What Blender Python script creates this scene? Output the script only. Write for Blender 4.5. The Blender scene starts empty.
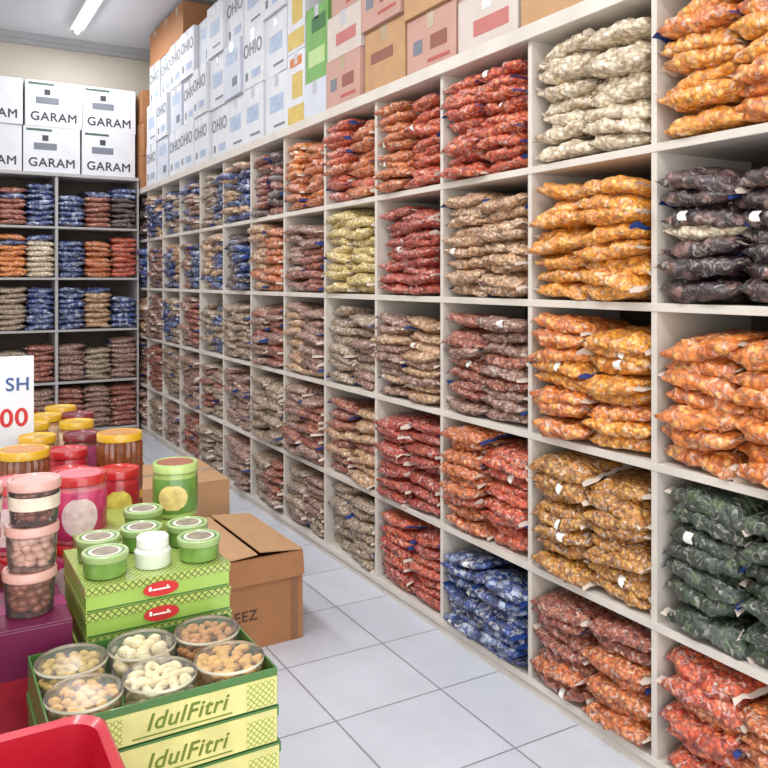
import bpy, bmesh, math, random
import numpy as np
from mathutils import Vector, Matrix, noise
random.seed(7)
scene=bpy.context.scene
col=scene.collection
try:
    scene.view_settings.view_transform='Standard'
except Exception: pass

# ---------------------------------------------------------------- materials
def lin(c):
    return tuple(((x/255)/12.92 if x/255<=0.04045 else ((x/255+0.055)/1.055)**2.4) for x in c)+(1,)
MATS={}
def plain(name,c,rough=.5,metal=0,coat=0,noise_amt=.06,scale=8,bump=0,emit=None,alpha=None):
    if name in MATS: return MATS[name]
    m=bpy.data.materials.new(name); m.use_nodes=True
    nt=m.node_tree; b=nt.nodes['Principled BSDF']
    tc=nt.nodes.new('ShaderNodeTexCoord'); n=nt.nodes.new('ShaderNodeTexNoise')
    n.inputs['Scale'].default_value=scale; n.inputs['Detail'].default_value=4
    nt.links.new(tc.outputs['Object'],n.inputs['Vector'])
    r=nt.nodes.new('ShaderNodeMix'); r.data_type='RGBA'
    L=lin(c)
    r.inputs[6].default_value=tuple(x*(1-noise_amt*2) for x in L[:3])+(1,)
    r.inputs[7].default_value=tuple(min(1,x*(1+noise_amt*2)) for x in L[:3])+(1,)
    nt.links.new(n.outputs['Fac'],r.inputs[0]); nt.links.new(r.outputs[2],b.inputs['Base Color'])
    b.inputs['Roughness'].default_value=rough; b.inputs['Metallic'].default_value=metal
    b.inputs['Coat Weight'].default_value=coat; b.inputs['Coat Roughness'].default_value=.1
    if bump:
        bp=nt.nodes.new('ShaderNodeBump'); bp.inputs['Strength'].default_value=bump; bp.inputs['Distance'].default_value=.01
        nt.links.new(n.outputs['Fac'],bp.inputs['Height']); nt.links.new(bp.outputs[0],b.inputs['Normal'])
    if emit:
        b.inputs['Emission Color'].default_value=L; b.inputs['Emission Strength'].default_value=emit
    MATS[name]=m; return m
def snack(name,dark,mid,light,scale=55,glint=.45,warp=.0):
    if name in MATS: return MATS[name]
    m=bpy.data.materials.new(name); m.use_nodes=True
    nt=m.node_tree; b=nt.nodes['Principled BSDF']; N=nt.nodes.new; K=nt.links.new
    tc=N('ShaderNodeTexCoord'); oi=N('ShaderNodeObjectInfo')
    mul=N('ShaderNodeMath'); mul.operation='MULTIPLY'; mul.inputs[1].default_value=37.
    K(oi.outputs['Random'],mul.inputs[0])
    ad=N('ShaderNodeVectorMath'); ad.operation='ADD'
    K(tc.outputs['Object'],ad.inputs[0]); K(mul.outputs[0],ad.inputs[1])
    v=N('ShaderNodeTexVoronoi'); v.inputs['Scale'].default_value=scale
    K(ad.outputs[0],v.inputs['Vector'])
    sx=N('ShaderNodeSeparateColor'); K(v.outputs['Color'],sx.inputs[0])
    cr=N('ShaderNodeValToRGB'); e=cr.color_ramp.elements
    e[0].color=lin(dark); e[0].position=0.0; e[1].color=lin(light); e[1].position=1.0
    x=e.new(.28); x.color=lin(mid); x=e.new(.65); x.color=lin(mid)
    K(sx.outputs[0],cr.inputs[0])
    gr=N('ShaderNodeMapRange'); gr.inputs[1].default_value=.32; gr.inputs[2].default_value=.85
    gr.inputs[3].default_value=0; gr.inputs[4].default_value=.8
    K(v.outputs['Distance'],gr.inputs[0])
    mx=N('ShaderNodeMix'); mx.data_type='RGBA'; mx.inputs[7].default_value=lin(tuple(c*.75 for c in dark))
    K(gr.outputs[0],mx.inputs[0]); K(cr.outputs[0],mx.inputs[6])
    # white film glints painted into the base colour; same noise crinkles the coat
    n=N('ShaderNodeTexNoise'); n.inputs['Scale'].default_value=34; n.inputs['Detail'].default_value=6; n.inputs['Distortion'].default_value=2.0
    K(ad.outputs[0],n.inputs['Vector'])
    hr=N('ShaderNodeMapRange'); hr.inputs[1].default_value=.56; hr.inputs[2].default_value=.64; hr.inputs[3].default_value=0; hr.inputs[4].default_value=glint
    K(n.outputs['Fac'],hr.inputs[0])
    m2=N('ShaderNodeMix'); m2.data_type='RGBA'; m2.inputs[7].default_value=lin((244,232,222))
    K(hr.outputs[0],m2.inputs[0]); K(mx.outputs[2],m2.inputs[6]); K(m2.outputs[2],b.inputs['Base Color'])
    bp=N('ShaderNodeBump'); bp.inputs['Strength'].default_value=1; bp.inputs['Distance'].default_value=.014
    K(n.outputs['Fac'],bp.inputs['Height']); K(bp.outputs[0],b.inputs['Coat Normal'])
    bp2=N('ShaderNodeBump'); bp2.inputs['Strength'].default_value=.8; bp2.inputs['Distance'].default_value=.008; bp2.invert=True
    K(v.outputs['Distance'],bp2.inputs['Height']); K(bp2.outputs[0],b.inputs['Normal'])
    b.inputs['Roughness'].default_value=.45; b.inputs['Coat Weight'].default_value=1; b.inputs['Coat Roughness'].default_value=.1; b.inputs['Coat IOR'].default_value=1.6
    MATS[name]=m; return m
def clear(name,tint=(240,245,245),fac=.12):
    if name in MATS: return MATS[name]
    m=bpy.data.materials.new(name); m.use_nodes=True; nt=m.node_tree; nt.nodes.clear()
    N=nt.nodes.new;K=nt.links.new
    o=N('ShaderNodeOutputMaterial'); t=N('ShaderNodeBsdfTransparent'); g=N('ShaderNodeBsdfGlossy'); d=N('ShaderNodeBsdfDiffuse')
    t.inputs[0].default_value=lin(tint); g.inputs['Roughness'].default_value=.18; d.inputs[0].default_value=lin(tint)
    lw=N('ShaderNodeLayerWeight'); lw.inputs[0].default_value=.22
    m1=N('ShaderNodeMixShader'); m2=N('ShaderNodeMixShader')
    K(lw.outputs['Fresnel'],m1.inputs[0]); K(t.outputs[0],m1.inputs[1]); K(g.outputs[0],m1.inputs[2])
    m2.inputs[0].default_value=fac; K(m1.outputs[0],m2.inputs[1]); K(d.outputs[0],m2.inputs[2]); K(m2.outputs[0],o.inputs[0])
    MATS[name]=m; return m
def lattice(name,c1,c2,scale=70):
    m=bpy.data.materials.new(name); m.use_nodes=True; nt=m.node_tree; b=nt.nodes['Principled BSDF'];N=nt.nodes.new;K=nt.links.new
    tc=N('ShaderNodeTexCoord'); s=N('ShaderNodeSeparateXYZ'); K(tc.outputs['Object'],s.inputs[0])
    def sn(op):
        a=N('ShaderNodeMath'); a.operation=op; K(s.outputs[0],a.inputs[0]); 
        z=N('ShaderNodeMath'); z.operation='ADD'; K(s.outputs[1],z.inputs[0]); K(s.outputs[2],z.inputs[1])
        K(z.outputs[0],a.inputs[1])
        q=N('ShaderNodeMath'); q.operation='MULTIPLY'; q.inputs[1].default_value=scale*3.14; K(a.outputs[0],q.inputs[0])
        w=N('ShaderNodeMath'); w.operation='SINE'; K(q.outputs[0],w.inputs[0])
        ab=N('ShaderNodeMath'); ab.operation='ABSOLUTE'; K(w.outputs[0],ab.inputs[0]); return ab
    a=sn('ADD'); c=sn('SUBTRACT')
    mi=N('ShaderNodeMath'); mi.operation='MINIMUM'; K(a.outputs[0],mi.inputs[0]); K(c.outputs[0],mi.inputs[1])
    g=N('ShaderNodeMath'); g.operation='GREATER_THAN'; g.inputs[1].default_value=.38; K(mi.outputs[0],g.inputs[0])
    mx=N('ShaderNodeMix'); mx.data_type='RGBA'; mx.inputs[6].default_value=lin(c1); mx.inputs[7].default_value=lin(c2)
    K(g.outputs[0],mx.inputs[0]); K(mx.outputs[2],b.inputs['Base Color'])
    b.inputs['Roughness'].default_value=.35; b.inputs['Coat Weight'].default_value=.4
    MATS[name]=m; return m

M_shelf=plain('shelf_cream_board',(210,202,192),.55,noise_amt=.12,scale=5)
M_rack=plain('rack_pale_board',(176,172,170),.55,noise_amt=.06)
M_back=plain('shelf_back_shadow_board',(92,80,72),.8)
M_white=plain('white_carton_board',(214,215,220),.6,noise_amt=.06)
M_kraft=plain('kraft_carton_board',(166,114,74),.75,noise_amt=.08,scale=12)
M_kraft2=plain('pale_kraft_board',(186,146,106),.75,noise_amt=.08,scale=12)
M_pinkk=plain('pinkish_carton_board',(190,150,136),.7,noise_amt=.08)
M_tape=plain('packing_tape',(180,160,130),.25,coat=.6)
M_wtape=plain('white_tape',(192,194,202),.25,coat=.6)
M_ink=plain('dark_ink',(62,58,66),.6)
M_bink=plain('blue_ink',(64,96,150),.6)
M_rink=plain('red_ink',(200,44,46),.5)
M_film=plain('whitish_plastic_film',(222,206,192),.25,coat=.8)
M_bfilm=plain('blue_printed_film',(34,66,132),.3,coat=.8)
M_paper=plain('white_paper',(236,234,228),.6)
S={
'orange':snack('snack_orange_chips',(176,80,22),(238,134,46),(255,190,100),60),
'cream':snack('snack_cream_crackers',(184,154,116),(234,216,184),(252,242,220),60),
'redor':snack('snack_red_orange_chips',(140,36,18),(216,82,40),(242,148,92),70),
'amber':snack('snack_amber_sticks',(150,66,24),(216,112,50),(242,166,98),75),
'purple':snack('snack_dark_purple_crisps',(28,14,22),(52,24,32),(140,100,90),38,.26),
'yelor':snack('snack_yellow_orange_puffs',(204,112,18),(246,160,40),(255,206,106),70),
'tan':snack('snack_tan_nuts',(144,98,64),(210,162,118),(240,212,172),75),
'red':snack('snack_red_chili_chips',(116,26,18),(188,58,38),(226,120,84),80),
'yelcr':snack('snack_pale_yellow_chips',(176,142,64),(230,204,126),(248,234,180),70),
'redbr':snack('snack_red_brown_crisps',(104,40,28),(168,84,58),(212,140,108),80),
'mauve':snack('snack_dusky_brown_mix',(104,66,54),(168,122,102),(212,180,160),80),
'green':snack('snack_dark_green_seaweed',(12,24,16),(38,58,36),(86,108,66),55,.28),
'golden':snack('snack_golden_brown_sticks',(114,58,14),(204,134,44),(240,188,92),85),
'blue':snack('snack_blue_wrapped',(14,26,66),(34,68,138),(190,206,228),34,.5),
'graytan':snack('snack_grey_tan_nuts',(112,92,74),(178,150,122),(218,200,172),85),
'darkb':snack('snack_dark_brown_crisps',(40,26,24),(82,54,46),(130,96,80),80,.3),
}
KEYS=list(S)

# ---------------------------------------------------------------- helpers
def link(o,parent=None):
    col.objects.link(o)
    if parent is not None: o.parent=parent
    return o
def top(o,label,cat,group=None,kind=None):
    o['label']=label; o['category']=cat
    if group: o['group']=group
    if kind: o['kind']=kind
    return o
def empty(name,loc):
    o=bpy.data.objects.new(name,None); o.location=loc; o.empty_display_size=.1; col.objects.link(o); return o
def bm_box(bm,lo,hi,mi=0):
    vs=[bm.verts.new((x,y,z)) for x in(lo[0],hi[0]) for y in(lo[1],hi[1]) for z in(lo[2],hi[2])]
    for f in((0,1,3,2),(4,6,7,5),(0,4,5,1),(2,3,7,6),(0,2,6,4),(1,5,7,3)):
        fc=bm.faces.new([vs[i] for i in f]); fc.material_index=mi
def finish(bm,name,mats,parent=None,loc=(0,0,0),rot=(0,0,0),bevel=0,smooth=False):
    if bevel:
        bmesh.ops.bevel(bm,geom=bm.edges[:],offset=bevel,segments=2,affect='EDGES',profile=.6)
    bmesh.ops.recalc_face_normals(bm,faces=bm.faces[:])
    me=bpy.data.meshes.new(name); bm.to_mesh(me); bm.free()
    if not isinstance(mats,(list,tuple)): mats=[mats]
    for m in mats: me.materials.append(m)
    if smooth:
        for p in me.polygons: p.use_smooth=True
    o=bpy.data.objects.new(name,me); o.location=loc; o.rotation_euler=rot
    return link(o,parent)
def box(name,lo,hi,mat,parent=None,bevel=0,loc=(0,0,0),rot=(0,0,0)):
    bm=bmesh.new(); bm_box(bm,lo,hi); return finish(bm,name,mat,parent,loc,rot,bevel)
def boxes(name,lst,mat,parent=None,bevel=0,loc=(0,0,0),rot=(0,0,0)):
    bm=bmesh.new()
    for lo,hi in lst: bm_box(bm,lo,hi)
    return finish(bm,name,mat,parent,loc,rot,bevel)
def lathe(name,prof,mat,parent=None,n=40,loc=(0,0,0),rib=0,ribn=0,closed=False):
    bm=bmesh.new(); rings=[]
    for r,z in prof:
        if r<1e-6: rings.append([bm.verts.new((0,0,z))])
        else:
            ring=[]
            for i in range(n):
                a=2*math.pi*i/n; rr=r*(1+(rib*(1 if i%2 else -1) if rib else 0))
                ring.append(bm.verts.new((rr*math.cos(a),rr*math.sin(a),z)))
            rings.append(ring)
    for A,B in zip(rings,rings[1:]):
        for i in range(n):
            j=(i+1)%n
            if len(A)==1 and len(B)==1: continue
            if len(A)==1: bm.faces.new((A[0],B[i],B[j]))
            elif len(B)==1: bm.faces.new((A[i],A[j],B[0]))
            else: bm.faces.new((A[i],A[j],B[j],B[i]))
    o=finish(bm,name,mat,parent,loc)
    for p in o.data.polygons: p.use_smooth=True
    try:
        o.data.set_sharp_from_angle(angle=math.radians(35))
    except Exception: pass
    return o
def text(body,size,mat,parent,loc,rot,shear=0,name='lettering',sx=1,bold=.0,ext=.0006):
    cu=bpy.data.curves.new('t','FONT'); cu.body=body; cu.size=size; cu.align_x='CENTER'; cu.align_y='CENTER'
    cu.shear=shear; cu.extrude=ext; cu.space_character=1.08
    t=bpy.data.objects.new('t',cu); col.objects.link(t)
    bpy.context.view_layer.update()
    dg=bpy.context.evaluated_depsgraph_get()
    me=bpy.data.meshes.new_from_object(t.evaluated_get(dg)); bpy.data.objects.remove(t)
    if bold:   # heavier strokes: overlaid shifted copies of the glyphs
        bm=bmesh.new(); bm.from_mesh(me); src=bm.verts[:]+bm.edges[:]+bm.faces[:]
        for k,(dx,dy) in enumerate(((1,0),(-1,0),(0,1),(0,-1))):
            d=bmesh.ops.duplicate(bm,geom=src); vs=[g for g in d['geom'] if isinstance(g,bmesh.types.BMVert)]
            bmesh.ops.translate(bm,verts=vs,vec=(dx*bold,dy*bold,.00004*(k+1)))
        bm.to_mesh(me); bm.free()
    me.materials.clear(); me.materials.append(mat)
    o=bpy.data.objects.new(name,me); o.location=loc; o.rotation_euler=rot; o.scale=(sx,1,1)
    return link(o,parent)
def copy_thing(root,loc,rz=None,swap=None):
    c=root.copy(); c.location=loc
    if rz is not None: c.rotation_euler[2]=rz
    col.objects.link(c)
    kids=[ch for ch in root.children]
    for ch in kids:
        k=ch.copy(); k.parent=c; col.objects.link(k)
        if swap and ch.name.split('.')[0]==swap[0]:
            k.data=k.data.copy(); k.data.materials[0]=swap[1]
        for g in ch.children:
            q=g.copy(); q.parent=k; col.objects.link(q)
    return c
def structure(o): o['kind']='structure'; return o

# ---------------------------------------------------------------- room
def tile_mat():
    m=bpy.data.materials.new('white_floor_tiles'); m.use_nodes=True; nt=m.node_tree; b=nt.nodes['Principled BSDF'];N=nt.nodes.new;K=nt.links.new
    tc=N('ShaderNodeTexCoord'); mp=N('ShaderNodeMapping'); mp.inputs['Location'].default_value=(.06,.12,0)
    K(tc.outputs['Object'],mp.inputs[0])
    br=N('ShaderNodeTexBrick'); br.offset=0; br.squash=1
    for k,v in (('Scale',1),('Brick Width',.4),('Row Height',.4),('Mortar Size',.0035),('Mortar Smooth',.1)): br.inputs[k].default_value=v
    br.inputs['Color1'].default_value=lin((218,221,230)); br.inputs['Color2'].default_value=lin((209,213,223)); br.inputs['Mortar'].default_value=lin((150,150,160))
    K(mp.outputs[0],br.inputs['Vector'])
    n=N('ShaderNodeTexNoise'); n.inputs['Scale'].default_value=5; n.inputs['Detail'].default_value=8; n.inputs['Roughness'].default_value=.65; K(tc.outputs['Object'],n.inputs['Vector'])
    mx=N('ShaderNodeMix'); mx.data_type='RGBA'; mx.blend_type='MULTIPLY'; mx.inputs[0].default_value=.24
    K(br.outputs[0],mx.inputs[6]); K(n.outputs['Fac'],mx.inputs[7]); K(mx.outputs[2],b.inputs['Base Color'])
    bp=N('ShaderNodeBump'); bp.inputs['Strength'].default_value=.3; bp.inputs['Distance'].default_value=.003; bp.invert=True
    K(br.outputs['Fac'],bp.inputs['Height']); K(bp.outputs[0],b.inputs['Normal'])
    b.inputs['Roughness'].default_value=.3
    return m
M_wall=plain('cream_wall_paint',(206,198,184),.8,noise_amt=.03,scale=2)
M_ceil=plain('white_ceiling_paint',(222,224,228),.8,noise_amt=.02,scale=2)
structure(box('floor',(-3,-2,-.1),(2.4,8.3,0),tile_mat()))
structure(box('wall_back',(-3,8.12,0),(2.4,8.3,3.7),M_wall))
structure(box('wall_right',(2.25,-2,0),(2.4,8.12,3.7),M_wall))
structure(box('wall_left',(-3.1,-2,0),(-3,8.3,3.7),M_wall))
structure(box('ceiling',(-3.1,-2,3.7),(2.4,8.3,3.8),M_ceil))
structure(boxes('trim_1',[((-3,8.06,3.64),(2.25,8.12,3.7)),((-3,8.08,3.60),(2.25,8.12,3.64))],plain('grey_cornice',(176,176,178),.7)))
# ---------------------------------------------------------------- side display shelf
A=1.78; DEP=.43; P=.531; Y0=1.038; NC=13
ZB=[.06,.442,.89,1.338,1.786]; ZT=2.262
Yd=[Y0+P*k for k in range(NC+1)]
rack=empty('display_shelf',(A,Y0,0))
top(rack,'long cream wooden wall shelving with square compartments full of snack bags','shelf')
Ylen=Yd[-1]-Y0
box('plinth',(0.012,0,0),(DEP,Ylen,.04),M_shelf,rack)
for i,z in enumerate(ZB):
    box('shelf_board',(0,-.011,z-.024),(DEP,Ylen+.011,z),M_shelf,rack,.002)
box('top_board',(-.02,-.02,ZT-.05),(DEP,Ylen+.02,ZT),M_shelf,rack,.003)
for k,y in enumerate(Yd):
    box('divider',(.003,y-Y0-.010,.04),(DEP,y-Y0+.010,ZT-.05),M_shelf,rack,.001)
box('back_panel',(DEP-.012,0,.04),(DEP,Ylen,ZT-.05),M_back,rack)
# back rack
RX0=-.395; RY=7.6; BW=.715
rack2=empty('display_shelf',(RX0,RY,0))
top(rack2,'pale grey rack of snack bags against the end wall','shelf')
RW=BW*3; ZR=[.06,.50,.965,1.43,1.885]; ZRT=2.36
for z in ZR: box('shelf_board',(0,0,z-.02),(RW,.46,z),M_rack,rack2,.002)
box('top_board',(-.0,-.01,ZRT-.03),(RW,.46,ZRT),M_rack,rack2,.002)
for k in range(4):
    x=BW*k; x0=max(0,x-.012); x1=min(RW,x+.012)
    box('divider',(x0,.003,0),(x1,.46,ZRT-.03),M_rack,rack2,.001)
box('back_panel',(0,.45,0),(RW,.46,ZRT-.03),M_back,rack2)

# ---------------------------------------------------------------- snack bags
def bag_template(seed,nu,nf,L=.118,W=.135,H=.0285,lump=.36):
    bend=.012*math.sin(seed*1.7)
    tw=.13*math.sin(seed*2.3+1)
    def sec(u,f,k=1.0):
        au=abs(u); hu=H*max(.08,(1-au**4.0))**.5; wu=W*(1-.10*au**3)
        c,s=math.cos(f),math.sin(f)
        y=wu*math.copysign(abs(c)**.6,c); z=hu*math.copysign(abs(s)**.75,s)
        nz=noise.noise(Vector((u*2.6+seed*7.3,c*2.2,s*1.4+seed)))+.8*noise.noise(Vector((u*7+seed*3,c*6,s*3)))
        kk=1+lump*nz*(1-au**4)
        zz=z*kk*(1.0 if z>0 else .86)
        zz=zz*k+bend*(u*u-.4)+tw*u*y*.6-.05*max(0,-y-.06)
        return (u*L*(1+.06*nz),y*(1+.12*nz)*k,zz)
    V=[];F=[]
    us=[-1+2*i/(nu-1) for i in range(nu)]
    for u in us:
        for j in range(nf): V.append(sec(u,2*math.pi*j/nf))
    for i in range(nu-1):
        for j in range(nf):
            a=i*nf+j;b=i*nf+(j+1)%nf; F.append((a,b,b+nf,a+nf))
    F.append(tuple(range(nf))[::-1]); F.append(tuple((nu-1)*nf+j for j in range(nf)))
    seals=[]
    ny=9
    for sgn in(-1,1):
        SV=[];SF=[]
        droop=random.Random(seed*2+sgn).uniform(-1.0,.9)
        for i in range(3):
            for j in range(ny):
                t=j/(ny-1)*2-1
                x=sgn*(L*.97+.009*i*math.cos(droop)); y=t*W*(.88+.03*i)
                z=bend*.6+tw*sgn*y*.6+.0025*(1 if j%2 else -1)+(.008*i*noise.noise(Vector((t*2,seed+sgn,i))))+ .010*i*math.sin(droop)
                SV.append((x,y,z))
        for i in range(2):
            for j in range(ny-1):
                a=i*ny+j; q=(a,a+1,a+ny+1,a+ny); SF.append(q if sgn<0 else q[::-1])
        seals.append((SV,SF))
    LV=[];LF=[]
    u0=.15 if seed%2 else -.55
    for i in range(4):
        for j in range(5):
            LV.append(sec(u0+.22*i/3,math.pi*(0.86+.2*j/4),1.035))
    for i in range(3):
        for j in range(4):
            a=i*5+j; LF.append((a,a+5,a+6,a+1))
    V=np.array(V);zm=V[:,2].min()+.004; V[:,2]-=zm
    out=[]
    for SV,SF in seals:
        SV=np.array(SV);SV[:,2]-=zm; out.append((SV,SF))
    LV=np.array(LV);LV[:,2]-=zm
    return V,F,out,LV,LF
NV=9
NEAR=[bag_template(s,18,20) for s in range(NV)]
FAR=[bag_template(s+20,9,12) for s in range(NV)]
def mk(name,V,F,mat):
    me=bpy.data.meshes.new(name); me.from_pydata([tuple(v) for v in V],[],F); me.materials.append(mat)
    me.polygons.foreach_set('use_smooth',[True]*len(F)); me.update()
    if name=='snack_bag':
        bm=bmesh.new(); bm.from_mesh(me); bmesh.ops.recalc_face_normals(bm,faces=bm.faces[:]); bm.to_mesh(me); bm.free()
    return me
mcache={}
def near_mesh(var,kind):
    k=(var,kind)
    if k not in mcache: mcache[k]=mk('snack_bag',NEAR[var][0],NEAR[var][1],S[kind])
    return mcache[k]
seal_m={(v,c,e):mk('end_seal',NEAR[v][2][e][0],NEAR[v][2][e][1],M_bfilm if c else M_film) for v in range(NV) for c in(0,1) for e in(0,1)}
lab_m={v:mk('paper_label',NEAR[v][3],NEAR[v][4],M_paper) for v in range(NV)}
BLUE={'redor':.35,'blue':.9,'purple':.5,'green':.2,'golden':.1,'darkb':.5,'orange':.08,'amber':.12,'red':.06,'mauve':.3,'graytan':.3,'redbr':.3,'tan':.15}
WORDS={'orange':'clear bag of orange chips','cream':'clear bag of cream coloured crackers','redor':'clear bag of red-orange spicy chips','amber':'clear bag of amber brown crisps','purple':'clear bag of dark purple crisps','yelor':'clear bag of yellow-orange puffs','tan':'clear bag of tan nuts','red':'clear bag of red chili chips','yelcr':'clear bag of pale yellow chips','redbr':'clear bag of red-brown crisps','mauve':'clear bag of dusky brown snack mix','green':'clear bag of dark green crisps','golden':'clear bag of golden brown sticks','blue':'blue and white printed snack bag','graytan':'clear bag of grey-tan nuts','darkb':'clear bag of dark brown crisps'}
nind=0
def add_bag(kind,loc,rot,gname,zs):
    global nind
    nind+=1
    v=random.randrange(NV)
    o=bpy.data.objects.new('snack_bag',near_mesh(v,kind)); o.location=loc; o.rotation_euler=rot; o.scale=(1,1,zs)
    col.objects.link(o)
    top(o,WORDS[kind]+' stacked in a shelf compartment','snack bag',gname)
    bl=1 if random.random()<BLUE.get(kind,.03) else 0
    for e in(0,1):
        s=bpy.data.objects.new('end_seal',seal_m[(v,bl,e)]); link(s,o)
    if random.random()<.13:
        l=bpy.data.objects.new('paper_label',lab_m[v]); link(l,o)
SV_=[];SF_=[];SM_=[];off=0
def add_stuff(kind,loc,rot,zs):
    global off
    V,F,SL,LV,LF=random.choice(FAR)
    R=np.array(Matrix.Rotation(rot[2],3,'Z')@Matrix.Rotation(rot[1],3,'Y')@Matrix.Rotation(rot[0],3,'X'))@np.diag([1,1,zs])
    T=np.array(loc)
    SV_.append(V@R.T+T); SF_.extend([tuple(i+off for i in f) for f in F]); SM_.extend([KEYS.index(kind)]*len(F)); off+=len(V)
    bl=random.random()<BLUE.get(kind,.05)
    for SV,SF in SL:
        SV_.append(SV@R.T+T); SF_.extend([tuple(i+off for i in f) for f in SF]); SM_.extend([len(KEYS)+(1 if bl else 0)]*len(SF)); off+=len(SV)
G=[
 [['orange','yelor'],['cream'],['redor'],['redor','amber'],['amber','redor'],['amber','orange'],['darkb','redbr'],['blue','tan'],['blue','graytan'],['mauve','blue'],['graytan','blue'],['tan','blue'],['darkb']],
 [['purple'],['yelor'],['tan'],['red'],['yelcr'],['redbr','mauve'],['amber','tan'],['blue','darkb'],['blue','tan'],['blue','mauve'],['tan','blue'],['mauve'],['blue']],
 [['orange'],['yelor','orange'],['mauve','redbr'],['tan','mauve'],['mauve','graytan'],['mauve','tan'],['redbr','mauve'],['graytan'],['blue','graytan'],['redbr','mauve'],['graytan','blue'],['mauve'],['tan']],
 [['green'],['golden'],['redor','amber'],['red'],['tan','redbr'],['redbr','mauve'],['graytan'],['mauve'],['graytan','redbr'],['mauve'],['graytan'],['redbr'],['mauve']],
 [['amber','redor'],['amber','redbr'],['blue'],['red','redor'],['graytan'],['mauve','graytan'],['redbr','graytan'],['mauve'],['graytan'],['redbr'],['mauve'],['graytan'],['mauve']],
]
LAY=.0415
for ri in range(5):
    zi=4-ri; zb=ZB[zi]; ztop=(ZB[zi+1]-.024 if zi<4 else ZT-.05)
    for c in range(NC):
        individual = c<3 or (c==3 and ri in(0,1,2))
        ks=G[ri][c]
        yc=Yd[c]+P/2
        target=(ztop-zb)-random.uniform(.025,.06)
        for sidx in(0,1):
            n=((7,8,9,9)[c] if individual else random.choice((8,9,9)))-(1 if zi==0 else 0)
            hgt=target-random.uniform(0,.035)
            lay=hgt/(n+.45); zs=lay/LAY*1.08
            xo=random.uniform(-.028,.010)
            lean=random.uniform(-.025,.015)
            for l in range(n):
                kind=ks[sidx%len(ks)]
                if len(ks)>1 and random.random()<.18: kind=ks[(sidx+1)%2]
                if ri==1 and c==0: kind='cream' if (l in(3,) and sidx) else 'purple'
                y=yc+(.113 if sidx else -.113)+random.uniform(-.007,.007)
                x=A+.135+xo+lean*l/n+random.uniform(-.024,.024)
                z=zb+.004+(l+(.4 if sidx and l>0 else 0))*lay+random.uniform(-.004,.004)*(l>0)
                tp=1.7 if l==n-1 else 1
                rot=(random.uniform(-.08,.08)*(l>0)*tp,random.uniform(-.07,.07)*(l>0)*tp,-math.pi/2+random.uniform(-.12,.12))
                if individual: add_bag(kind,(x,y,z),rot,'snack bags on the long wall shelf',zs)
                else: add_stuff(kind,(x,y,z),rot,zs)
print('individual bags',nind)
GB=[
 [['blue','amber','blue'],['blue','redbr','blue'],['blue','redbr','darkb']],
 [['cream','blue','tan'],['cream','orange','cream'],['blue','amber','redor']],
 [['tan','blue','tan'],['tan','graytan','blue'],['blue','tan','blue']],
 [['graytan','mauve','graytan'],['mauve','graytan','redbr'],['mauve','graytan','mauve']],
 [['redbr','mauve','redbr'],['redbr','redbr','mauve'],['redbr','mauve','redbr']],
]
for ri in range(5):
    zb=ZR[4-ri]
    for b in range(3):
        for s in range(3):
            x=RX0+BW*b+.012+ .115+ s*.231
            n=random.choice([6,7,8]) if ri<4 else 8
            for l in range(n):
                kd=GB[ri][b][s]
                if l>=n-2 and random.random()<.4 and ri<3: kd='blue'
                add_stuff(kd,(x,RY+.155+random.uniform(-.012,.012),zb+.003+l*LAY*1.1),(random.uniform(-.04,.04),random.uniform(-.04,.04),random.uniform(-.08,.08)),1.1)
Vall=np.concatenate(SV_)
me=bpy.data.meshes.new('snack_bags'); me.from_pydata(Vall.tolist(),[],SF_)
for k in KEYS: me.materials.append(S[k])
me.materials.append(M_film); me.materials.append(M_bfilm)
me.polygons.foreach_set('material_index',SM_); me.polygons.foreach_set('use_smooth',[True]*len(SF_)); me.update()
so=bpy.data.objects.new('snack_bags',me); col.objects.link(so)
top(so,'many stacked clear snack bags filling the deeper shelf compartments','snack bag',kind='stuff')

# ---------------------------------------------------------------- cartons
def carton(w,d,h,mat,tape,words=(),face='y',label='',group=None,name='carton'):
    bm=bmesh.new(); bm_box(bm,(-w/2,-d/2,0),(w/2,d/2,h-.004))
    bm_box(bm,(-w/2,-d/2,h-.004),(w/2,-.002,h)); bm_box(bm,(-w/2,.002,h-.004),(w/2,d/2,h))
    o=finish(bm,name,mat,bevel=.0022)
    top(o,label,'box',group)
    e=.0012
    boxes('tape',[((-w/2-e,-.025,h-.07),(w/2+e,.025,h-.02)),((-w/2-e,-.025,h-.02),(-w/2,.025,h+e)),((w/2,-.025,h-.02),(w/2+e,.025,h+e)),((-w/2,-.025,h),(w/2,.025,h+e))],tape,o)
    for wd in words:
        (t,s,z,m,off)=wd[:5]; sx=wd[5] if len(wd)>5 else 1
        if face=='y': text(t,s,m,o,(off,-d/2-.001,z),(math.pi/2,0,0),sx=sx,bold=.0022)
        else: text(t,s,m,o,(-w/2-.001,off,z),(math.pi/2,0,-math.pi/2),sx=sx,bold=.0022)
    return o
def band(o,lo,hi,mat,name='printed_band'): return box(name,lo,hi,mat,o)
M_greyp=plain('grey_print',(116,120,130),.6); M_bluep=plain('pale_blue_print',(166,180,202),.6,noise_amt=.2,scale=30)
wc=carton(.47,.40,.405,M_white,M_wtape,[('GARAM',.108,.085,M_ink,0,1)],'y','white cardboard carton with dark lettering on top of the rack','white cartons on the end rack')
band(wc,(-.15,-.2014,.20),(.04,-.2002,.26),M_greyp)
band(wc,(-.08,-.2014,.28),(-.03,-.2002,.33),M_ink)
band(wc,(-.21,-.2014,.365),(.0,-.2002,.385),plain('dark_green_print',(70,96,84),.6))
wc.location=(1.0,RY+.23,ZRT)
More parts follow.
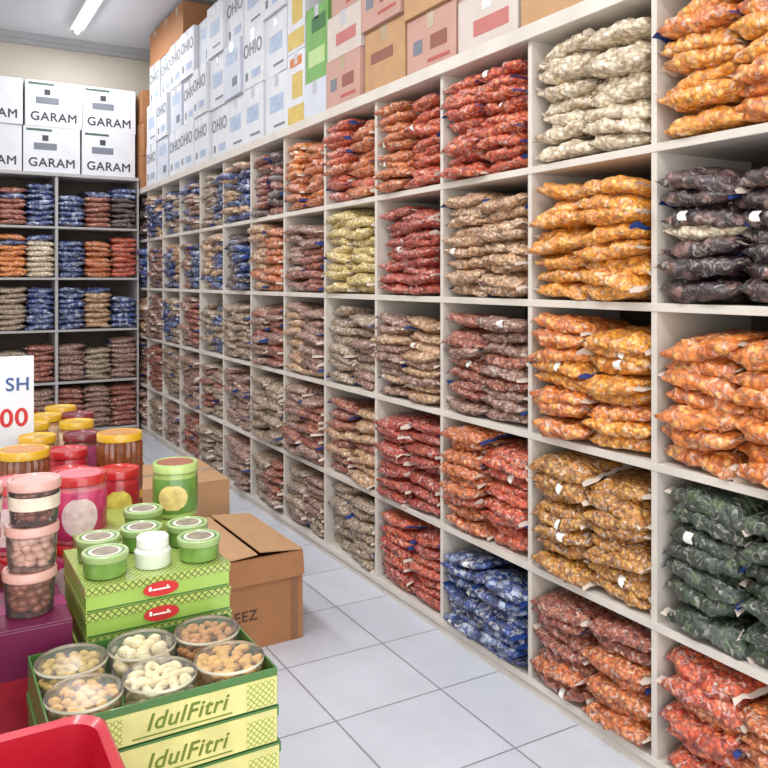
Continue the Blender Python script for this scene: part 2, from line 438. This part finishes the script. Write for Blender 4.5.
for x,l in((.515,0),(1.485,0),(1.0,1),(.515,1),(1.485,1),(.03,0),(.03,1)):
    copy_thing(wc,(x+random.uniform(-.004,.004)+.012*l,RY+.23+random.uniform(-.01,.01),ZRT+.406*l+.001),random.uniform(-.02,.02))
kb=carton(.34,.36,.30,M_kraft,M_tape,[],'x','small brown cardboard carton on top of the shelving corner','brown cartons in the corner')
kb.location=(1.93,7.70,ZT)
copy_thing(kb,(1.93,7.70,ZT+.303),.06); copy_thing(kb,(1.94,7.70,ZT+.606),-.05)
M_bluew=plain('bluish_white_board',(202,206,218),.6,noise_amt=.08)
def white_var(mat,words,bands,label):
    o=carton(.36,.335,.36,mat,M_wtape,words,'x',label,'white cartons on the wall shelving')
    for lo,hi,m in bands: band(o,(-.1812,lo[0],lo[1]),(-.1802,hi[0],hi[1]),m)
    return o
sv=[white_var(M_white,[('OHIO',.12,.235,M_greyp,0,.95)],[((-.13,.05),(.02,.10),M_bluep),((.08,.05),(.12,.10),M_greyp)],'white cardboard carton with grey block lettering on the shelving'),
    white_var(M_bluew,[],[((-.12,.22),(.10,.30),M_bluep),((-.12,.06),(-.02,.12),M_greyp)],'bluish white cardboard carton with grey label on the shelving'),
    white_var(M_white,[],[((-.10,.14),(.10,.24),M_bluep),((-.12,.05),(.04,.065),M_greyp)],'plain white cardboard carton with pale blue print')]
placed=[False]*3
k=0; y=7.24
while y>4.3:
    for l in range(3):
        i=random.choice((0,0,1,2)); 
        p=(A+.2+random.uniform(-.03,.02),y+random.uniform(-.003,.003),ZT+l*.362)
        if not placed[i]: sv[i].location=p; placed[i]=True
        else: copy_thing(sv[i],p,random.uniform(-.02,.02))
    if k in(0,1,2): copy_thing(kb,(A+.2,y+(.0,.01,.02)[k],ZT+3*.362),random.uniform(-.05,.05))
    y-=.345+(.02 if k<3 else 0); k+=1
ylast=y+.345-.17
M_yel=plain('yellow_carton_board',(206,178,96),.6,noise_amt=.15,scale=14); M_grn=plain('green_carton_board',(112,164,82),.55,noise_amt=.15,scale=14)
yb=carton(.34,.24,.42,M_white,M_wtape,[],'x','white and yellow printed carton on the shelving')
band(yb,(-.1712,-.11,.02),(-.1702,.11,.12),M_yel); band(yb,(-.1712,-.09,.16),(-.1702,.05,.30),M_yel); band(yb,(-.1712,-.08,.34),(-.1702,.08,.39),plain('orange_print',(206,120,60),.6))
yb.location=(A+.2,ylast-.13,ZT); copy_thing(yb,(A+.2,ylast-.13,ZT+.422))
yy=ylast-.26
gb=carton(.34,.27,.40,M_grn,M_wtape,[],'x','light green printed carton stacked on the shelving')
band(gb,(-.1712,-.1,.08),(-.1702,.1,.17),plain('pale_green_print',(180,206,140),.6)); band(gb,(-.1712,-.11,.26),(-.1702,.06,.34),plain('deep_green_print',(60,110,60),.6))
gw=carton(.36,.27,.20,M_bluew,M_wtape,[],'x','low bluish white carton under the green one')
gw.location=(A+.2,yy-.14,ZT); gb.location=(A+.2,yy-.14,ZT+.202); yy-=.29
bpr=plain('brown_print',(140,84,70),.6)
pk=carton(.36,.36,.25,M_pinkk,M_tape,[],'x','pinkish brown cardboard carton with red print on the shelving','brown cartons on the wall shelving')
band(pk,(-.1812,-.14,.04),(-.1802,.02,.055),plain('faded_red_print',(180,84,76),.6)); band(pk,(-.1812,-.12,.09),(-.1802,.0,.15),bpr); band(pk,(-.1812,.06,.09),(-.1802,.13,.15),M_greyp)
pk2=carton(.36,.36,.30,M_kraft2,M_tape,[],'x','pale brown cardboard carton on the shelving','brown cartons on the wall shelving')
band(pk2,(-.1812,-.08,.14),(-.1802,.12,.19),bpr)
pk3=carton(.36,.36,.22,plain('greyish_carton',(204,192,184),.7),M_wtape,[],'x','greyish white cardboard carton on the shelving','brown cartons on the wall shelving')
band(pk3,(-.1812,-.13,.06),(-.1802,.08,.12),plain('rose_print',(186,110,104),.6))
vs=[(pk,.252),(pk2,.302),(pk3,.222)]; pl=[False]*3
plan=[[0,2,0,1],[1,0,2,0],[0,1,1],[2,0,0,1],[1,2,0,2],[0,1,0,0]]
for row in plan:
    z=ZT
    for i in row:
        p=(A+.205+random.uniform(-.02,.02),yy-.19,z); o,hh=vs[i]
        if not pl[i]: o.location=p; pl[i]=True
        else: copy_thing(o,p,random.uniform(-.02,.02))
        z+=hh
    yy-=.378

# floor cartons
W,D,H=.37,.56,.345
bm=bmesh.new(); t=.005
for lo,hi in(((-W/2,-D/2,0),(W/2,D/2,t)),((-W/2,-D/2,t),(W/2,-D/2+t,H)),((-W/2,D/2-t,t),(W/2,D/2,H)),((-W/2,-D/2+t,t),(-W/2+t,D/2-t,H)),((W/2-t,-D/2+t,t),(W/2,D/2-t,H))): bm_box(bm,lo,hi)
fc=finish(bm,'open_carton',M_kraft,loc=(1.105,3.16,0),rot=(0,0,.02))
top(fc,'brown cardboard carton with loose top flaps standing on the tiles','box')
box('flap',(0,-D/2,0),(W/2-.004,D/2,.004),M_kraft2,fc,loc=(-W/2,0,H),rot=(0,-.06,0))
box('flap',(-W/2+.004,-D/2,0),(0,D/2,.004),M_kraft2,fc,loc=(W/2,0,H),rot=(0,.10,0))
box('flap',(-W/2,-.09,0),(W/2,0,.004),M_kraft,fc,loc=(0,-D/2,H-.004),rot=(1.42,0,0))
text('REEZ',.055,plain('brown_ink',(84,58,44),.7),fc,(-.07,-D/2-.001,.13),(math.pi/2,0,0),bold=.001)
box('tape',(W/2-.05,-D/2-.0012,.0),(W/2-.02,-D/2-.0002,.28),plain('brown_tape',(140,94,60),.3,coat=.5),fc)
kc=carton(.5,.5,.45,M_kraft2,M_tape,[],'y','tall light brown cardboard carton behind the open one'); kc.location=(1.03,3.95,0)
kc2=carton(.42,.45,.40,M_kraft,M_tape,[],'y','brown cardboard carton at the end of the aisle'); kc2.location=(.85,4.7,0)

# ---------------------------------------------------------------- table
TZ=.5
tb=empty('display_table',(0.1,2.05,0)); top(tb,'low pale wooden display table holding jars and gift boxes','table')
M_tab=plain('table_wood',(170,150,125),.5)
box('table_top',(-.5,-1.2,TZ-.03),(.44,1.25,TZ),M_tab,tb,.003)
for x in(-.46,.4):
    for y in(-1.15,1.2): box('leg',(x-.025,y-.025,0),(x+.025,y+.025,TZ-.03),M_tab,tb,.003)
# ---------------------------------------------------------------- trays / gift boxes
M_gd=plain('deep_green_card',(66,112,52),.4,coat=.4); M_lime=plain('lime_green_card',(156,190,86),.4,coat=.4); M_crm=plain('cream_card',(208,204,134),.4,coat=.4,noise_amt=.15,scale=20)
M_lat=lattice('lime_lattice_print',(84,116,50),(182,194,102),75)
M_scr=lattice('gold_scroll_print',(144,156,58),(208,208,136),95)
TW,TD,TH=.36,.255,.062
TX,TY=.159+TW/2,1.259+TD/2
def giftbox(open_):
    bm=bmesh.new(); t=.003
    if open_:
        for lo,hi in(((-TW/2,-TD/2,0),(TW/2,TD/2,t)),((-TW/2,-TD/2,t),(TW/2,-TD/2+t,TH)),((-TW/2,TD/2-t,t),(TW/2,TD/2,TH)),((-TW/2,-TD/2+t,t),(-TW/2+t,TD/2-t,TH)),((TW/2-t,-TD/2+t,t),(TW/2,TD/2-t,TH))): bm_box(bm,lo,hi)
    else:
        bm_box(bm,(-TW/2,-TD/2,0),(TW/2,TD/2,TH-.004)); bm_box(bm,(-TW/2-.002,-TD/2-.002,TH-.018),(TW/2+.002,TD/2+.002,TH-.001))
    o=finish(bm,'gift_tray' if open_ else 'gift_box',M_gd)
    e=.0022
    box('front_panel',(-TW/2+.002,-TD/2-e-.001,.003),(TW/2-.002,-TD/2-.0005,TH-(.012 if open_ else .005)),M_crm,o)
    box('scroll_print',(-TW/2+.006,-TD/2-e-.002,.005),(-.075,-TD/2-e-.0008,TH-.016),M_scr,o)
    box('scroll_print',(.125,-TD/2-e-.002,.005),(TW/2-.006,-TD/2-e-.0008,TH-.016),M_scr,o)
    text('IdulFitri',.036,plain('olive_ink',(104,124,40),.5),o,(.025,-TD/2-e-.0012,.028),(math.pi/2,0,0),shear=.3,sx=1.05,bold=.0005)
    box('print_line',(-.06,-TD/2-e-.0018,.008),(.10,-TD/2-e-.0008,.010),plain('olive_ink',(96,116,36)),o)
    return o
gt=giftbox(True); gt.location=(TX,TY,TZ+TH*3); top(gt,'open green gift tray holding six round cookie jars','tray')
g1=giftbox(False); g1.location=(TX,TY,TZ+TH*2); top(g1,'green and cream gift box stacked under the tray','box','gift boxes under the tray')
copy_thing(g1,(TX+.004,TY,TZ+TH)); copy_thing(g1,(TX-.003,TY,TZ))
def cookie_cluster(r,z0,z1,mat,parent,size,shape,seed,nz=3):
    rnd=random.Random(seed); bm=bmesh.new()
    for k in range(nz):
        z=z0+(z1-z0)*k/max(1,nz-1)
        R=(0 if k%2 else size*.9)
        while R<=r:
            n=max(1,int(2*math.pi*R/(size*1.75)))
            for i in range(n):
                a=2*math.pi*i/n+rnd.random()*.5+k
                mat4=Matrix.Translation((R*math.cos(a),R*math.sin(a),z+rnd.uniform(-.003,.003)))@Matrix.Rotation(rnd.uniform(0,6.28),4,'Z')@Matrix.Rotation(rnd.uniform(-.6,.6),4,'X')@Matrix.Diagonal((size*shape[0],size*shape[1],size*shape[2],1))
                bmesh.ops.create_icosphere(bm,subdivisions=2,radius=1,matrix=mat4)
            R+=size*1.5
    return finish(bm,'cookie_filling',mat,parent,smooth=True)
M_clear=clear('clear_plastic',(250,250,250),.05); M_cw=clear('clear_lid',(254,254,254),.06)
def cookie_jar(mat,size,shape,seed,label,r=.0578,h=.066):
    o=lathe('cookie_jar',[(0,.001),(r-.004,.001),(r-.002,.006),(r-.001,h-.012),(r-.001,h-.008)],M_clear,n=40)
    top(o,label,'jar','cookie jars in the gift tray')
    lathe('lid',[(r,h-.013),(r+.001,h-.010),(r+.001,h-.001),(r-.003,h+.002),(r-.008,h+.002),(r-.010,h),(0,h+.001)],M_cw,o,n=40)
    lathe('lid_rim',[(r+.0012,h-.006),(r+.0016,h-.004),(r+.0012,h-.001)],plain('pale_lid_plastic',(228,222,200),.3),o,n=40)
    cookie_cluster(r-.009,.012,h-.010,mat,o,size,shape,seed)
    return o
C1=plain('nut_brown_cookie',(196,136,78),.7,noise_amt=.3,scale=90,bump=.5); C2=plain('pale_cream_cookie',(240,220,176),.7,noise_amt=.12,scale=60,bump=.4)
C3=plain('golden_cookie',(224,170,92),.7,noise_amt=.25,scale=80,bump=.5); C4=plain('greenish_cookie',(206,176,100),.7,noise_amt=.25,scale=80,bump=.5)
specs=[(C3,.011,(1,.8,.6),1,'clear round jar of golden cookies in the tray'),(C2,.011,(1.4,.7,.7),2,'clear round jar of pale cream cookies'),(C3,.012,(1,1,.6),3,'clear round jar of round golden cookies'),
(C4,.010,(1,.8,.7),4,'clear round jar of greenish nut cookies'),(C2,.013,(1,1,.8),5,'clear round jar of white ball cookies'),(C1,.010,(1.2,.7,.7),6,'clear round jar of brown nut cookies')]
for i,sp in enumerate(specs):
    j=cookie_jar(*sp); x=TX+(-.1185+.1185*(i%3)); y=TY+(-.0625 if i<3 else .0625)
    j.location=(x,y,TZ+TH*3+.004)
# ---------------------------------------------------------------- green lattice boxes
GW,GD,GH=.275,.245,.0475
GX,GY=.263+GW/2,1.555+GD/2
def greenbox():
    bm=bmesh.new(); bm_box(bm,(-GW/2,-GD/2,0),(GW/2,GD/2,GH-.013)); bm_box(bm,(-GW/2-.002,-GD/2-.002,GH-.016),(GW/2+.002,GD/2+.002,GH-.001))
    for f in bm.faces:
        f.material_index=0 if f.calc_center_median().z<GH-.014 and abs(f.normal.z)<.5 else 1
    o=finish(bm,'snack_gift_box',[M_lime,M_lat])
    box('dark_stripe',(-GW/2+.002,-GD/2-.0012,.002),(GW/2-.002,-GD/2-.0002,.005),M_gd,o)
    l=lathe('oval_logo',[(0,0),(1,0),(1,.1),(0,.1)],M_rink,o,n=32,loc=(.0,-GD/2-.003,.022)); l.rotation_euler=(math.pi/2,0,0); l.scale=(.034,.014,.01)
    boxes('logo_script',[((-.5,-.1,0),(.5,.1,.1)),((-.7,-.1,0),(-.55,.45,.1)),((.3,.0,0),(.4,.4,.1))],M_paper,l,loc=(0,0,.12))
    return o
gbx=greenbox(); top(gbx,'lime green lattice patterned gift box with red oval logo','box','stack of green gift boxes'); gbx.location=(GX,GY,TZ)
for i in range(1,7): copy_thing(gbx,(GX+random.uniform(-.003,.003),GY,TZ+GH*i),random.uniform(-.012,.012))
for i in range(7): copy_thing(gbx,(GX+.03,GY+GD+.02,TZ+GH*i),random.uniform(-.008,.008))
GZ=TZ+GH*7
def tub():
    r,h=.042,.046
    o=lathe('snack_tub',[(0,0),(r-.006,0),(r-.003,.003),(r-.001,h-.012),(r-.001,h-.006)],plain('green_wrap',(110,150,66),.35,coat=.5,noise_amt=.25,scale=40),n=40)
    lathe('lid',[(r+.001,h-.014),(r+.002,h-.012),(r+.002,h-.002),(r,h),(r-.005,h),(r-.007,h-.0025),(0,h-.0025)],plain('pale_green_lid',(158,184,122),.3,coat=.6),o,n=40)
    lathe('lid_sticker',[(r-.011,h-.0022),(r-.011,h-.001),(0,h-.001)],plain('cream_sticker',(222,220,200),.4),o,n=32)
    lathe('sticker_picture',[(r-.017,h-.0009),(r-.017,h-.0003),(0,h-.0003)],plain('grey_brown_picture',(140,128,110),.4,noise_amt=.4,scale=60),o,n=32)
    lathe('lid_ring',[(r-.0075,h-.0022),(r-.0075,h-.0012),(r-.012,h-.0012)],M_gd,o,n=32)
    return o
tu=tub(); top(tu,'small round tub with green lid and picture sticker','tub','green lidded tubs'); tu.location=(.307,1.612,GZ)
for p in((.492,1.612,GZ),(.312,1.712,GZ),(.405,1.735,GZ),(.498,1.715,GZ)): copy_thing(tu,p,random.uniform(0,6))
copy_thing(tu,(.44,1.87,GZ))
o=lathe('white_capped_jar',[(0,0),(.034,0),(.036,.004),(.036,.03),(.03,.038),(.026,.04)],plain('clear_white_body',(214,220,206),.25,coat=.8),n=36,loc=(.400,1.62,GZ))
top(o,'small pale jar with white screw cap on the green boxes','jar')
lathe('cap',[(.027,.038),(.031,.04),(.031,.056),(.029,.058),(.023,.058),(.021,.056),(0,.056)],M_paper,o,n=36,)
def tall_jar(r,h,body,lidm,labm,lidtop=None,name='snack_jar',rib=0,pic=None):
    o=lathe(name,[(0,0),(r-.004,0),(r-.001,.004),(r-.001,h-.03),(r-.006,h-.022),(r-.006,h-.015)],body,n=44,rib=rib)
    lathe('lid',[(r-.003,h-.022),(r+.001,h-.020),(r+.001,h-.003),(r-.001,h),(r-.006,h),(r-.008,h-.003),(0,h-.003)],lidm,o,n=44)
    if labm is not None: lathe('label_wrap',[(r-.0005,.012),(r+.0006,.014),(r+.0006,h-.036),(r-.0005,h-.034)],labm,o,n=44)
    if lidtop is not None: lathe('lid_sticker',[(r-.010,h-.0028),(r-.010,h-.0005),(0,h-.0005)],lidtop,o,n=32)
    if pic is not None:
        bm=bmesh.new(); rr=r+.0016; rows=[]
        for k in range(9):
            z0=.022+(h-.070)*k/8; hw=math.sqrt(max(.12,1-((k-4)/4.3)**2))*38
            rows.append([bm.verts.new((rr*math.cos(a),rr*math.sin(a),z0)) for a in [math.radians(-112+hw*(i-6)/6) for i in range(13)]])
        for k in range(8):
            for i in range(12): bm.faces.new((rows[k][i],rows[k][i+1],rows[k+1][i+1],rows[k+1][i]))
        finish(bm,'label_picture',pic,o,smooth=True)
    return o
tj=tall_jar(.053,.128,plain('green_jar_body',(150,176,90),.3,coat=.8),plain('pale_green_rim',(176,200,120),.3,coat=.6),plain('green_label',(92,134,56),.35,coat=.6,noise_amt=.3,scale=30),plain('brown_lid_picture',(150,88,60),.4,noise_amt=.35,scale=40),pic=plain('orange_white_picture',(240,190,120),.4,noise_amt=.3,scale=50))
tj.location=(.535,1.945,GZ); top(tj,'tall round jar with green label standing on green boxes','jar')
# ---------------------------------------------------------------- purple box, tubs
M_mag=plain('magenta_card',(104,24,66),.45,coat=.3,noise_amt=.15)
pb=carton(.27,.20,.28,M_mag,plain('magenta_tape',(140,50,96),.3),[],'y','dark magenta display carton under the candy tubs'); pb.location=(.105,1.66,TZ)
band(pb,(-.12,-.1012,.02),(.12,-.1002,.06),plain('blue_band',(50,90,160),.4)); band(pb,(-.02,-.1012,.10),(.11,-.1002,.19),plain('dark_red_band',(150,30,50),.4,noise_amt=.3,scale=30))
def candy_tub(bodym,lidm):
    r,h=.046,.082
    o=lathe('candy_tub',[(0,.001),(r-.006,.001),(r-.004,.006),(r-.001,h-.016),(r-.001,h-.012)],M_clear,n=40)
    lathe('lid',[(r,h-.018),(r+.002,h-.016),(r+.002,h-.003),(r,h),(r-.006,h),(r-.008,h-.003),(0,h-.003)],lidm,o,n=40)
    cookie_cluster(r-.010,.013,h-.028,bodym,o,.010,(1.1,1,.9),3,4)
    return o
M_choc=plain('chocolate_candy',(150,84,58),.35,coat=.5,noise_amt=.35,scale=60)
M_tlid=plain('pinkish_lid',(206,160,150),.35,coat=.5)
ct=candy_tub(M_choc,M_tlid); top(ct,'clear tub of chocolate candies with pinkish lid','tub','candy tubs stacked on the magenta carton')
bz=TZ+.281
M_pc2=plain('pale_pink_candy',(240,176,160),.35,coat=.5,noise_amt=.25,scale=60); M_cr2=plain('brown_choc_candy',(128,66,48),.4,coat=.5,noise_amt=.4,scale=50)
ct.location=(.175,1.635,bz)
for l in range(3):
    for x in(.175,.075):
        if l==0 and x==.175: continue
        q=copy_thing(ct,(x+.004*l,1.635,bz+l*.083),random.random(),('cookie_filling',(M_choc,M_pc2,M_cr2)[l]))
        if l==2:
            lathe('label_wrap',[(.0438,.030),(.0455,.030),(.0462,.054),(.044,.054)],plain('cream_label',(226,208,190),.4,noise_amt=.2,scale=40),q,n=40)
            q['label']='clear tub of brown candies with cream label band'
# ---------------------------------------------------------------- jar stacks
M_pl=plain('pink_label',(196,54,104),.35,coat=.6,noise_amt=.35,scale=30); M_redlid=plain('red_lid',(190,34,38),.3,coat=.6); M_yellid=plain('yellow_lid',(216,170,36),.3,coat=.6)
M_amb=plain('amber_sticks',(122,62,24),.35,coat=.7,noise_amt=.4,scale=70); M_pcand=plain('pink_candy',(206,104,116),.35,coat=.6,noise_amt=.4,scale=60)
M_redlab=plain('red_label',(190,34,50),.35,coat=.6,noise_amt=.3,scale=30)
pj=tall_jar(.06,.152,M_pcand,M_redlid,M_pl,plain('pale_pink_sticker',(206,100,110),.4,noise_amt=.3,scale=30),pic=plain('white_pink_picture',(244,196,196),.4,noise_amt=.25,scale=60))
top(pj,'tall clear jar with bright pink label and red lid','jar','pink jars')
bj=tall_jar(.06,.160,M_amb,M_yellid,None,plain('gold_brown_lid',(186,124,40),.4,noise_amt=.2),rib=.035); top(bj,'tall jar of brown wafer sticks with yellow lid','jar','brown jars with yellow lids')
rj=tall_jar(.052,.14,M_redlab,M_redlid,plain('dark_red_label',(168,24,40),.4,coat=.5,noise_amt=.3,scale=30),pic=plain('yellow_picture',(236,190,90),.4,noise_amt=.3,scale=50)); top(rj,'round jar with red label and red lid','jar','red jars')
yj=tall_jar(.052,.15,plain('tan_cookie_fill',(190,150,100),.4,coat=.7,noise_amt=.3,scale=60),M_yellid,plain('pale_label',(206,180,150),.4,coat=.5,noise_amt=.3,scale=30)); top(yj,'clear jar of pale cookies with yellow lid','jar','pale jars with yellow lids')
mj=tall_jar(.052,.15,plain('brown_cookie_fill',(120,64,50),.4,coat=.7,noise_amt=.3,scale=60),plain('maroon_lid',(120,36,44),.3,coat=.6),plain('purple_label',(160,60,110),.4,coat=.5,noise_amt=.3,scale=30)); top(mj,'clear jar of brown cookies with maroon lid','jar','maroon lid jars')
used=set()
def stack(j,h,x,y,n=3):
    for l in range(n):
        z=TZ+.0005+l*h
        if j.name not in used: j.location=(x,y,z); used.add(j.name)
        else: copy_thing(j,(x,y,z),random.uniform(-.25,.25))
stack(pj,.1525,.315,1.955); stack(pj,.1525,.18,1.95)
stack(rj,.1405,.435,2.115); stack(mj,.1505,.10,1.85,2); stack(rj,.1405,.06,2.0)
stack(bj,.1605,.475,2.29); stack(bj,.1605,.22,2.18); stack(rj,.1405,.325,2.16,3)
stack(rj,.1505,.345,2.33); stack(rj,.1405,.23,2.40,3); stack(mj,.1505,.41,2.50); stack(yj,.1505,.29,2.52)
stack(yj,.1505,.43,2.72); stack(yj,.1505,.30,2.75); stack(mj,.1505,.46,2.88); stack(yj,.1505,.36,2.9); stack(yj,.1505,.43,3.06); stack(mj,.1505,.30,3.06)
stack(bj,.1605,.09,2.24)
sg=box('price_sign',(-.36,-.004,0),(0,.004,.29),plain('white_sign_board',(226,230,236),.4),bevel=.002,loc=(.292,2.62,.885)); top(sg,'white price sign board with blue letters and red digits','sign')
text('SH',.055,M_bink,sg,(-.045,-.005,.205),(math.pi/2,0,0),bold=.001)
text('00',.075,M_rink,sg,(-.055,-.005,.105),(math.pi/2,0,0),bold=.0015)
boxes('stand_pole',[((-.19,.005,-.385),(-.175,.02,.02)),((-.26,-.03,-.385),(-.10,.05,-.377))],plain('grey_metal',(150,150,152),.35,metal=.8),sg)
# ---------------------------------------------------------------- red basket
def basket():
    w,d,h=.36,.26,.285; t=.004
    bm=bmesh.new()
    def ring(sx,sy,z,r=.04,n=6):
        out=[]
        for cx,cy,a0 in((1,1,0),(-1,1,90),(-1,-1,180),(1,-1,270)):
            for i in range(n+1):
                a=math.radians(a0+90*i/n)
                out.append(bm.verts.new((cx*(sx/2-r)+r*math.cos(a),cy*(sy/2-r)+r*math.sin(a),z)))
        return out
    R=[ring(w*.78,d*.78,0),ring(w*.97,d*.97,h-.03),ring(w*.97+.004,d*.97+.004,h-.02),ring(w+.014,d+.014,h-.012),ring(w+.018,d+.018,h-.004),ring(w+.01,d+.01,h),ring(w*.97,d*.97,h-.006),ring(w*.95,d*.95,h-.03),ring(w*.76,d*.76,t)]
    for a,b in zip(R,R[1:]):
        n=len(a)
        for i in range(n): bm.faces.new((a[i],a[(i+1)%n],b[(i+1)%n],b[i]))
    bm.faces.new(R[0][::-1]); bm.faces.new(R[-1])
    o=finish(bm,'plastic_basket',plain('red_plastic',(178,18,40),.35,coat=.5,noise_amt=.05),smooth=True)
    try: o.data.set_sharp_from_angle(angle=math.radians(40))
    except Exception: pass
    return o
bk=basket(); bk.location=(.035,1.065,TZ); top(bk,'bright red plastic basket with rolled rim','basket')

# ---------------------------------------------------------------- ceiling lamps
def lamp(x,y,w=1.2,energy=30):
    o=empty('ceiling_lamp',(x,y,3.7)); top(o,'white fluorescent tube lamp fixed to the ceiling','lamp','tube lamps')
    box('lamp_housing',(-.06,-w/2,-.05),(.06,w/2,0),M_paper,o,.004)
    c=lathe('lamp_tube',[(0,-w/2+.03),(.016,-w/2+.03),(.016,w/2-.03),(0,w/2-.03)],plain('tube_glow',(240,246,255),.4,emit=10),o,n=16,loc=(0,0,-.075)); c.rotation_euler=(math.pi/2,0,0)
    l=bpy.data.lights.new('tube_light','AREA'); l.shape='RECTANGLE'; l.size=.3; l.size_y=w; l.energy=energy; l.color=(.97,.98,1)
    lo=bpy.data.objects.new('tube_light',l); lo.location=(0,0,-.11); link(lo,o)
for x,y,e in((1.2,7.0,22),(.0,4.6,31),(.0,2.3,39),(-1.2,3.4,27),(.0,.2,44),(-1.2,6,17)): lamp(x,y,1.2,e)
l=bpy.data.lights.new('daylight','AREA'); l.shape='RECTANGLE'; l.size=5; l.size_y=3; l.energy=122; l.color=(1,.99,.97)
lo=bpy.data.objects.new('daylight_shopfront',l); lo.location=(-.5,-1.9,1.8); lo.rotation_euler=(math.radians(90),0,0); col.objects.link(lo)
w=bpy.data.worlds.new('World'); scene.world=w; w.use_nodes=True
bg=w.node_tree.nodes['Background']; bg.inputs[0].default_value=(.94,.97,1,1); bg.inputs[1].default_value=.8
# ---------------------------------------------------------------- camera
cd=bpy.data.cameras.new('camera'); cd.sensor_width=36; cd.lens=37.5; cd.shift_y=-103/768; cd.clip_start=.05
cam=bpy.data.objects.new('camera',cd); cam.location=(0,0,1.4); cam.rotation_euler=(math.radians(90),0,math.radians(-30)); col.objects.link(cam)
scene.camera=cam
